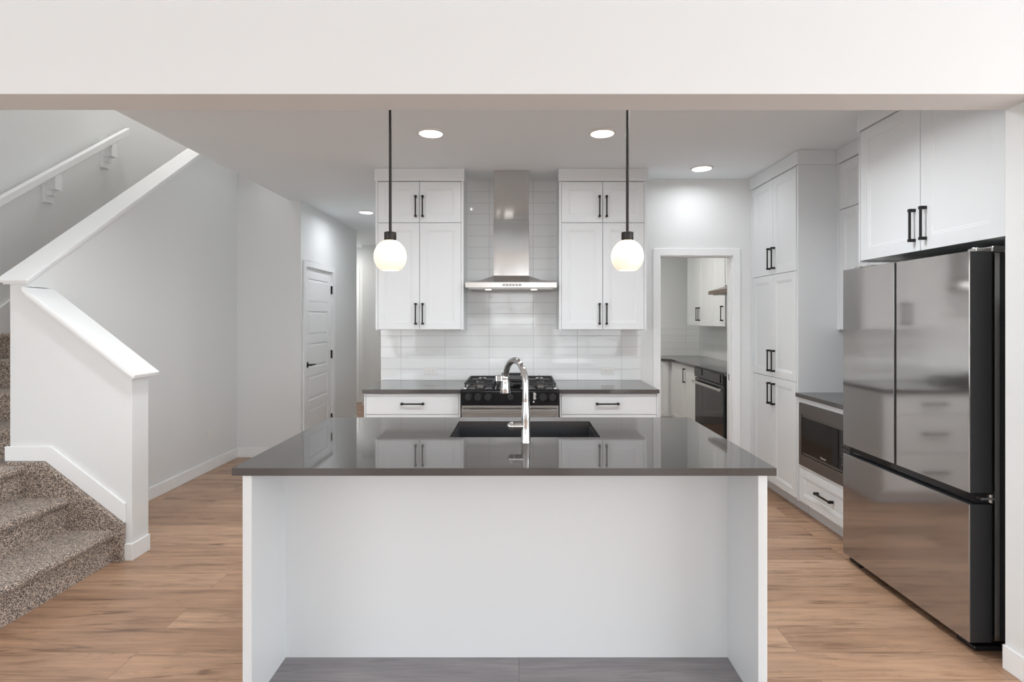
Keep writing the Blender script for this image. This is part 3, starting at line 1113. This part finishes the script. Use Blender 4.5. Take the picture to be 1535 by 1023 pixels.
# wall cabinets beside the hood
def wall_cab(x0, x1, d0, d1, c0, c1, label, hxs):
    t = thing('wall_cabinet', ((x0 + x1) / 2, 4.64, 1.37), label, 'wall cabinet', 'wall cabinets beside the hood')
    zb = 1.372
    MB().box(x0, x1, 4.487, BW - .0095, zb, KC - .004).build('body', 'cab', t)
    MB().box(x0, d0, 4.467, 4.487, zb, 2.617).build('side_filler', 'cab', t)
    MB().box(d1, x1, 4.467, 4.487, zb, 2.617).build('side_filler', 'cab', t)
    MB().prism([(4.487, 2.617), (4.459, 2.617), (4.455, 2.630), (4.455, KC - .001), (4.487, KC - .001)], 'x', c0, c1).build('crown', 'cab', t, bevel=.002)
    dm = (d0 + d1) / 2
    for (u0, u1, hu) in ((d0, dm, hxs[0]), (dm, d1, hxs[1])):
        for (v0, v1, hv) in ((zb + .002, 2.268, 1.506), (2.270, 2.614, 2.404)):
            dr = shaker(t, 'y-', 4.487, u0, u1, v0, v1)
            pull(dr, 'y-', 4.467, hu, hv, .18)
    return t


wall_cab(-1.201, -.4645, -1.1815, -.484, -1.208, -.456, 'tall white wall cabinet left of the steel hood', (-.862, -.804))
wall_cab(.336, 1.066, .3545, 1.047, .330, 1.073, 'tall white wall cabinet right of the steel hood', (.672, .731))

# ================================================================== RIGHT RUN
XF = 2.085
# pantry
pn = thing('pantry_cabinet', (2.4, 4.4, 0), 'tall white pantry cabinet with six doors beside the doorway', 'pantry cabinet')
mb = MB()
mb.box(XF + .02, 2.708, 4.0, BW - .002, .105, KC - .004).box(XF + .085, 2.70, 4.01, BW - .01, 0, .105)
mb.build('body', 'cab', pn)
MB().prism([(XF, .105), (XF + .085, .105), (XF + .085, 0), (2.708, 0), (2.708, 2.617), (XF, 2.617)], 'y', 3.985, 4.0).build('side_panel', 'cab', pn)
MB().box(XF, XF + .02, 4.762, BW - .002, .105, 2.617).build('side_filler', 'cab', pn)
MB().box(XF - .012, 2.708, 3.972, 4.0, 2.617, KC - .001).box(XF - .012, XF + .02, 4.0, BW - .002, 2.617, KC - .001).build('crown', 'cab', pn, bevel=.002)
for (v0, v1, hv) in ((.11, .986, .85), (.986, 1.827, 1.12), (1.827, 2.614, 1.96)):
    for (u0, u1, hu) in ((4.015, 4.388, 4.352), (4.388, 4.762, 4.424)):
        dr = shaker(pn, 'x-', XF + .02, u0, u1, v0, v1)
        pull(dr, 'x-', XF, hu, hv, .18)
# microwave base
MY0, MY1 = 3.262, 3.984
mbx = thing('microwave_cabinet', (2.4, 3.6, 0), 'white base cabinet holding the built-in microwave above one drawer', 'base cabinet')
mb = MB()
mb.box(XF + .02, 2.708, MY0, MY1, .105, .884).box(XF + .085, 2.70, MY0, MY1, 0, .105)
mb.build('body', 'cab', mbx)
mb = MB()
mb.box(XF, XF + .0195, MY0, MY1, .846, .884).box(XF, XF + .0195, MY1 - .02, MY1, .385, .846).box(XF, XF + .0195, MY0, MY0 + .02, .385, .846)
mb.box(XF, XF + .0195, MY0, MY1, .365, .385)
mb.build('face_frame', 'cab', mbx)
dr = shaker(mbx, 'x-', XF + .02, MY0 + .005, MY1 - .012, .112, .363, 'drawer')
pull(dr, 'x-', XF, 3.63, .245, .19, False)
o = MB().box(2.062, 2.705, 3.262, 3.984, .8845, .914).build('countertop', 'quartz', None, bevel=.002)
tag(o, 'dark grey stone countertop over the microwave beside the refrigerator', 'countertop')
mw = thing('microwave', (2.07, 3.63, .385), 'built-in black microwave in a dark steel trim frame', 'microwave')
MA, MB_ = MY0 + .022, MY1 - .022
mb = MB()
xo = XF - .008
ia, ib, za, zb = 3.345, 3.925, .468, .760
mb.box(xo, XF + .018, MA, MB_, .387, za).box(xo, XF + .018, MA, MB_, zb, .844)
mb.box(xo, XF + .018, ib, MB_, za, zb).box(xo, XF + .018, MA, ia, za, zb)
mb.build('trim_frame', 'steel_dark', mw)
mb = MB()
mb.box(xo + .006, XF + .017, ia + .003, ib - .003, za + .003, zb - .003)
mb.build('face', 'steel_dark', mw, bevel=.002)
gl = MB().box(xo + .001, xo + .006, 3.475, 3.914, za + .018, zb - .016).build('door', 'gloss_black', mw, bevel=.002)
cpn = MB().box(xo + .001, xo + .006, ia + .008, 3.467, za + .018, zb - .016).build('control_panel', 'gloss_black', mw, bevel=.001)
mb = MB()
for r_ in range(6):
    for c_ in range(3):
        yy = 3.375 + c_ * .026
        zz = za + .05 + r_ * .026
        mb.box(xo + .0004, xo + .001, yy, yy + .012, zz, zz + .007)
mb.build('keypad', 'steel_dark', cpn)
tcu = bpy.data.curves.new('wordmark', 'FONT')
tcu.body = 'Panasonic'
tcu.size = .0165
tcu.extrude = .0002
tcu.align_x = 'CENTER'
tcu.materials.append(M['sticker'])
tmp = bpy.data.objects.new('wordmark_source', tcu)
C.objects.link(tmp)
tme = bpy.data.meshes.new_from_object(tmp.evaluated_get(bpy.context.evaluated_depsgraph_get()))
bpy.data.objects.remove(tmp)
to = bpy.data.objects.new('wordmark', tme)
C.objects.link(to)
to.parent = gl
to.location = Vector((xo + .0004, 3.645, .500)) - WORLD[gl.name]
to.rotation_euler = (math.pi / 2, 0, -math.pi / 2)

# right wall cabinet over the counter
UF = 2.375
rc = thing('wall_cabinet', (2.5, 3.64, 1.38), 'white wall cabinet between the pantry and refrigerator cabinets', 'wall cabinet')
MB().box(UF + .02, 2.708, 3.300, 3.984, 1.382, KC - .004).build('body', 'cab', rc)
MB().box(UF - .012, UF + .02, 3.300, 3.970, 2.617, KC - .001).build('crown', 'cab', rc, bevel=.002)
MB().box(UF, UF + .02, 3.955, 3.984, 1.382, 2.616).build('side_filler', 'cab', rc)
for (u0, u1) in ((3.305, 3.63), (3.63, 3.954)):
    for (v0, v1, hv) in ((1.384, 2.268, 1.52), (2.270, 2.614, 2.404)):
        dr = shaker(rc, 'x-', UF + .02, u0, u1, v0, v1)
        pull(dr, 'x-', UF, 3.63 + (.03 if u0 > 3.5 else -.03), hv, .18)

# refrigerator cabinet
FC = 2.10
fcb = thing('refrigerator_cabinet', (2.4, 2.8, 1.82), 'white two-door cabinet above the steel refrigerator', 'wall cabinet')
MB().box(FC + .02, 2.708, 2.26, 3.285, 1.822, KC - .004).build('body', 'cab', fcb)
MB().box(FC, 2.708, 3.286, 3.299, 1.812, 2.617).build('side_panel', 'cab', fcb)
MB().box(FC, FC + .02, 2.26, 2.30, 1.816, 2.617).build('side_filler', 'cab', fcb)
MB().box(FC - .012, FC + .02, 2.26, 3.299, 2.617, KC - .001).box(FC + .02, 2.36, 3.286, 3.299, 2.617, KC - .001).build('crown', 'cab', fcb, bevel=.002)
for (u0, u1, hu) in ((2.302, 2.793, 2.755), (2.793, 3.283, 2.832)):
    dr = shaker(fcb, 'x-', FC + .02, u0, u1, 1.818, 2.614, rail=.07)
    pull(dr, 'x-', FC, hu, 1.958, .175)

# refrigerator
rf = thing('refrigerator', (2.3, 2.787, 0), 'stainless french door refrigerator with bottom freezer drawer', 'refrigerator')
RF = 1.968
FY0, FY1 = 2.333, 3.241
MB().box(2.085, 2.70, FY0 + .012, FY1 - .012, .045, 1.755).build('body', 'fridge_side', rf, bevel=.004)
MB().box(2.083, 2.105, FY0 + .004, FY0 + .011, .05, 1.752).build('side_edge', 'steel', rf)


def fdoor(y0, y1, z0, z1, name):
    d_ = MB().box(RF + .006, 2.068, y0, y1, z0, z1).build(name, 'fridge_side', rf, bevel=.002)
    ia_ = .004 if (name == 'door' and y0 > 2.7) else 0
    ib_ = .004 if (name == 'door' and y0 < 2.7) else 0
    MB().box(RF, RF + .006, y0 + ia_, y1 - ib_, z0 + .001, z1 + .001).build('front_skin', 'fridge', d_, bevel=.0015)
    return d_


ym = 2.793
fdoor(FY0, ym - .005, .700, 1.758, 'door')
fdoor(ym + .005, FY1, .700, 1.758, 'door')
fdoor(FY0, FY1, .045, .648, 'freezer_drawer')
MB().box(2.068, 2.085, FY0 + .03, FY1 - .03, .06, 1.74).build('gasket', 'enamel', rf)
MB().box(2.000, 2.083, FY0 + .014, FY1 - .014, .650, .698).build('handle_recess', 'gloss_black', rf)
for y in (FY0 + .02, FY1 - .075):
    mb = MB()
    mb.box(2.015, 2.22, y, y + .045, 1.759, 1.775)
    mb.tube([(2.03, y + .02, 1.752), (2.03, y + .02, 1.779)], .014, 16)
    mb.box(2.085, 2.25, y - .005, y + .055, 1.757, 1.783)
    mb.build('hinge', 'steel', rf, bevel=.003)
mb = MB()
mb.box(2.02, 2.10, FY0 + .002, FY0 + .02, .668, .678).tube([(2.07, FY0 + .010, .655), (2.07, FY0 + .010, .69)], .008, 12)
mb.build('hinge', 'steel', rf)
for y in (FY0 + .01, FY1 - .11):
    mb = MB()
    mb.box(2.0, 2.13, y, y + .10, 0.0, .022).box(2.02, 2.11, y + .02, y + .08, .022, .045)
    mb.build('foot', 'enamel', rf, bevel=.004)

# ================================================================== SPICE KITCHEN (through the doorway)
SPX = 2.11
t = thing('base_cabinet', (1.7, 7.7, 0), 'white base cabinet along the far wall seen through the doorway', 'base cabinet')
mb = MB()
mb.box(.66, SPX + .019, 7.43, 7.99, .10, .884).box(.66, SPX, 7.50, 7.99, 0, .10)
mb.build('body', 'cab', t)
for (u0, u1) in ((.70, 1.16), (1.16, 1.62), (1.62, 2.08)):
    shaker(t, 'y-', 7.43, u0, u1, .11, .878)
t = thing('base_cabinet', (2.4, 6.9, 0), 'white base cabinet with black pull left of the black range beyond the doorway', 'base cabinet')
mb = MB()
mb.box(SPX + .02, 2.70, 6.32, 7.43, .10, .884).box(SPX + .07, 2.70, 6.32, 7.43, 0, .10)
mb.build('body', 'cab', t)
dr = shaker(t, 'x-', SPX + .02, 6.33, 6.86, .11, .878)
pull(dr, 'x-', SPX, 6.78, .745, .18)
dr = shaker(t, 'x-', SPX + .02, 6.86, 7.40, .11, .878)
t = thing('base_cabinet', (2.4, 5.15, 0), 'narrow white base cabinet right of the black range beyond the doorway', 'base cabinet')
mb = MB()
mb.box(SPX + .02, 2.70, 4.93, 5.43, .10, .884).box(SPX + .07, 2.70, 4.93, 5.43, 0, .10)
mb.build('body', 'cab', t)
shaker(t, 'x-', SPX + .02, 4.94, 5.42, .11, .878)
mb = MB()
mb.prism([(.66, 7.40), (1.99, 7.40), (2.085, 7.30), (2.085, 6.32), (2.70, 6.32), (2.70, 7.99), (.66, 7.99)], 'z', .884, .914)
o = mb.build('countertop', 'quartz', None, bevel=.002)
tag(o, 'dark corner countertop seen through the doorway', 'countertop')
o = MB().box(2.085, 2.70, 4.93, 5.43, .884, .914).build('countertop', 'quartz', None, bevel=.002)
tag(o, 'short dark countertop right of the black range beyond the doorway', 'countertop')
sr = thing('electric_range', (2.4, 5.87, 0), 'black glass range with steel handle seen through the doorway', 'range')
r0_, r1_ = 5.435, 6.315
MB().box(2.12, 2.70, r0_, r1_, 0, .90).build('body', 'enamel', sr)
MB().box(2.085, 2.70, r0_, r1_, .9005, .918).build('cooktop', 'gloss_black', sr, bevel=.003)
cp2 = MB().box(2.075, 2.12, r0_, r1_, .79, .898).build('control_panel', 'enamel', sr, bevel=.003)
MB().box(2.068, 2.075, r1_ - .26, r1_ - .02, .825, .893).build('display', 'gloss_black', cp2)
MB().box(2.068, 2.075, r0_ + .06, r0_ + .36, .80, .888).build('display', 'gloss_black', cp2)
dr = MB().box(2.082, 2.12, r0_ + .004, r1_ - .004, .16, .782).build('oven_door', 'glass_dark', sr, bevel=.003)
mb = MB()
mb.tube([(2.045, r0_ + .03, .735), (2.045, r1_ - .03, .735)], .016, 16)
for y in (r0_ + .06, r1_ - .06):
    mb.box(2.045, 2.083, y - .014, y + .014, .722, .748)
mb.build('handle', 'steel', dr, smooth=True)
MB().box(2.086, 2.12, r0_ + .004, r1_ - .004, .03, .15).build('storage_drawer', 'gloss_black', sr, bevel=.003)
sh = thing('range_hood', (2.45, 5.85, 1.72), 'bronze steel under-cabinet range hood seen through the doorway', 'range hood')
mb = MB()
mb.prism([(2.20, 1.745), (2.20, 1.785), (2.40, 1.845), (2.70, 1.845), (2.70, 1.745)], 'y', 5.45, 6.205)
mb.build('canopy', 'bronze_steel', sh)
MB().box(2.24, 2.66, 5.50, 6.16, 1.735, 1.745).build('filter_panel', 'filter', sh)
t = thing('wall_cabinet', (2.55, 7.0, 1.37), 'white wall cabinets with black pulls seen through the doorway', 'wall cabinet')
MB().box(2.42, 2.70, 6.215, 7.62, 1.372, 2.60).build('body', 'cab', t)
for (u0, u1, hu) in ((6.22, 6.62, 6.28), (6.62, 7.12, 7.08), (7.12, 7.615, 7.16)):
    dr = shaker(t, 'x-', 2.42, u0, u1, 1.374, 2.59)
    pull(dr, 'x-', 2.40, hu, 1.53, .18)
t = thing('wall_cabinet', (2.55, 5.8, 1.86), 'short white wall cabinet above the bronze range hood', 'wall cabinet')
MB().box(2.42, 2.70, 5.45, 6.205, 1.85, 2.60).build('body', 'cab', t)
shaker(t, 'x-', 2.42, 5.455, 5.83, 1.852, 2.59)
shaker(t, 'x-', 2.42, 5.83, 6.203, 1.852, 2.59)

# ================================================================== LAMPS
def pendant(x, label):
    y = 2.46
    t = thing('pendant_lamp', (x, y, 1.668), label, 'pendant lamp', 'pendant lamps over the island')
    MB().lathe([(.0, 0), (.060, 0), (.062, .004), (.062, .018), (.0, .018)], (x, y, KC - .019), 32).build('ceiling_canopy', 'pend', t, smooth=True)
    MB().tube([(x, y, 1.865), (x, y, KC - .019)], .0065, 14).build('rod', 'pend', t, smooth=True)
    MB().lathe([(.0, .043), (.012, .043), (.027, .039), (.0275, .036), (.0275, .003), (.026, 0), (.0, 0)], (x, y, 1.822), 32).build('socket_cap', 'pend', t, smooth=True)
    R_ = .0745
    prof = []
    cz = .066
    top_a = math.acos(.024 / R_)
    a0 = -math.asin(.062 / R_)
    for k in range(25):
        a_ = a0 + (top_a - a0) * k / 24
        prof.append((R_ * math.cos(a_), cz + R_ * 1.10 * math.sin(a_) if a_ > 0 else cz + R_ * math.sin(a_)))
    zoff = 1.825 - 1.668 - prof[-1][1]
    outer = [(r, z + zoff) for r, z in prof]
    inner = [(r - .004, z + zoff + .0005) for r, z in prof][::-1]
    MB().lathe(outer + inner, (x, y, 1.668), 48, close=True).build('glass_shade', 'opal', t, smooth=True)
    bl = MB().lathe([(0, -.03), (.018, -.026), (.027, -.008), (.027, .008), (.014, .034), (.012, .06)], (x, y, 1.760), 24).build('bulb', 'diffuser', t, smooth=True)
    return t


pendant(-.5935, 'white globe pendant lamp over the left half of the island')
pendant(.4995, 'white globe pendant lamp over the right half of the island')

for (x, y) in DL_FILL:  # housings for the added fill row
    t = thing('recessed_or_fill_light', (x, y, KC - .012), 'added unseen recessed fill light over the island behind the header', 'ceiling light', 'added fill lights behind the header')
    MB().lathe([(.092, .011), (.090, .004), (.080, .0), (.077, .003), (.077, .011)], (x, y, KC - .0115), 40, close=True).build('trim_ring', 'plastic', t, smooth=True)
    MB().lathe([(0, 0), (.0765, 0), (.0765, .005), (0, .005)], (x, y, KC - .008), 40).build('lens', 'diffuser', t)
DLN = ['round recessed ceiling light nearest the left pendant', 'round recessed ceiling light beside the right pendant',
       'round recessed ceiling light in front of the doorway wall', 'round recessed ceiling light in the hallway by the door']
for (x, y), lb in zip(DL, DLN):
    t = thing('recessed_or_fill_light', (x, y, KC - .012), lb, 'ceiling light', 'recessed ceiling lights')
    MB().lathe([(.092, .011), (.090, .004), (.080, .0), (.077, .003), (.077, .011)], (x, y, KC - .0115), 40, close=True).build('trim_ring', 'plastic', t, smooth=True)
    MB().lathe([(0, 0), (.0765, 0), (.0765, .005), (0, .005)], (x, y, KC - .008), 40).build('lens', 'diffuser', t)
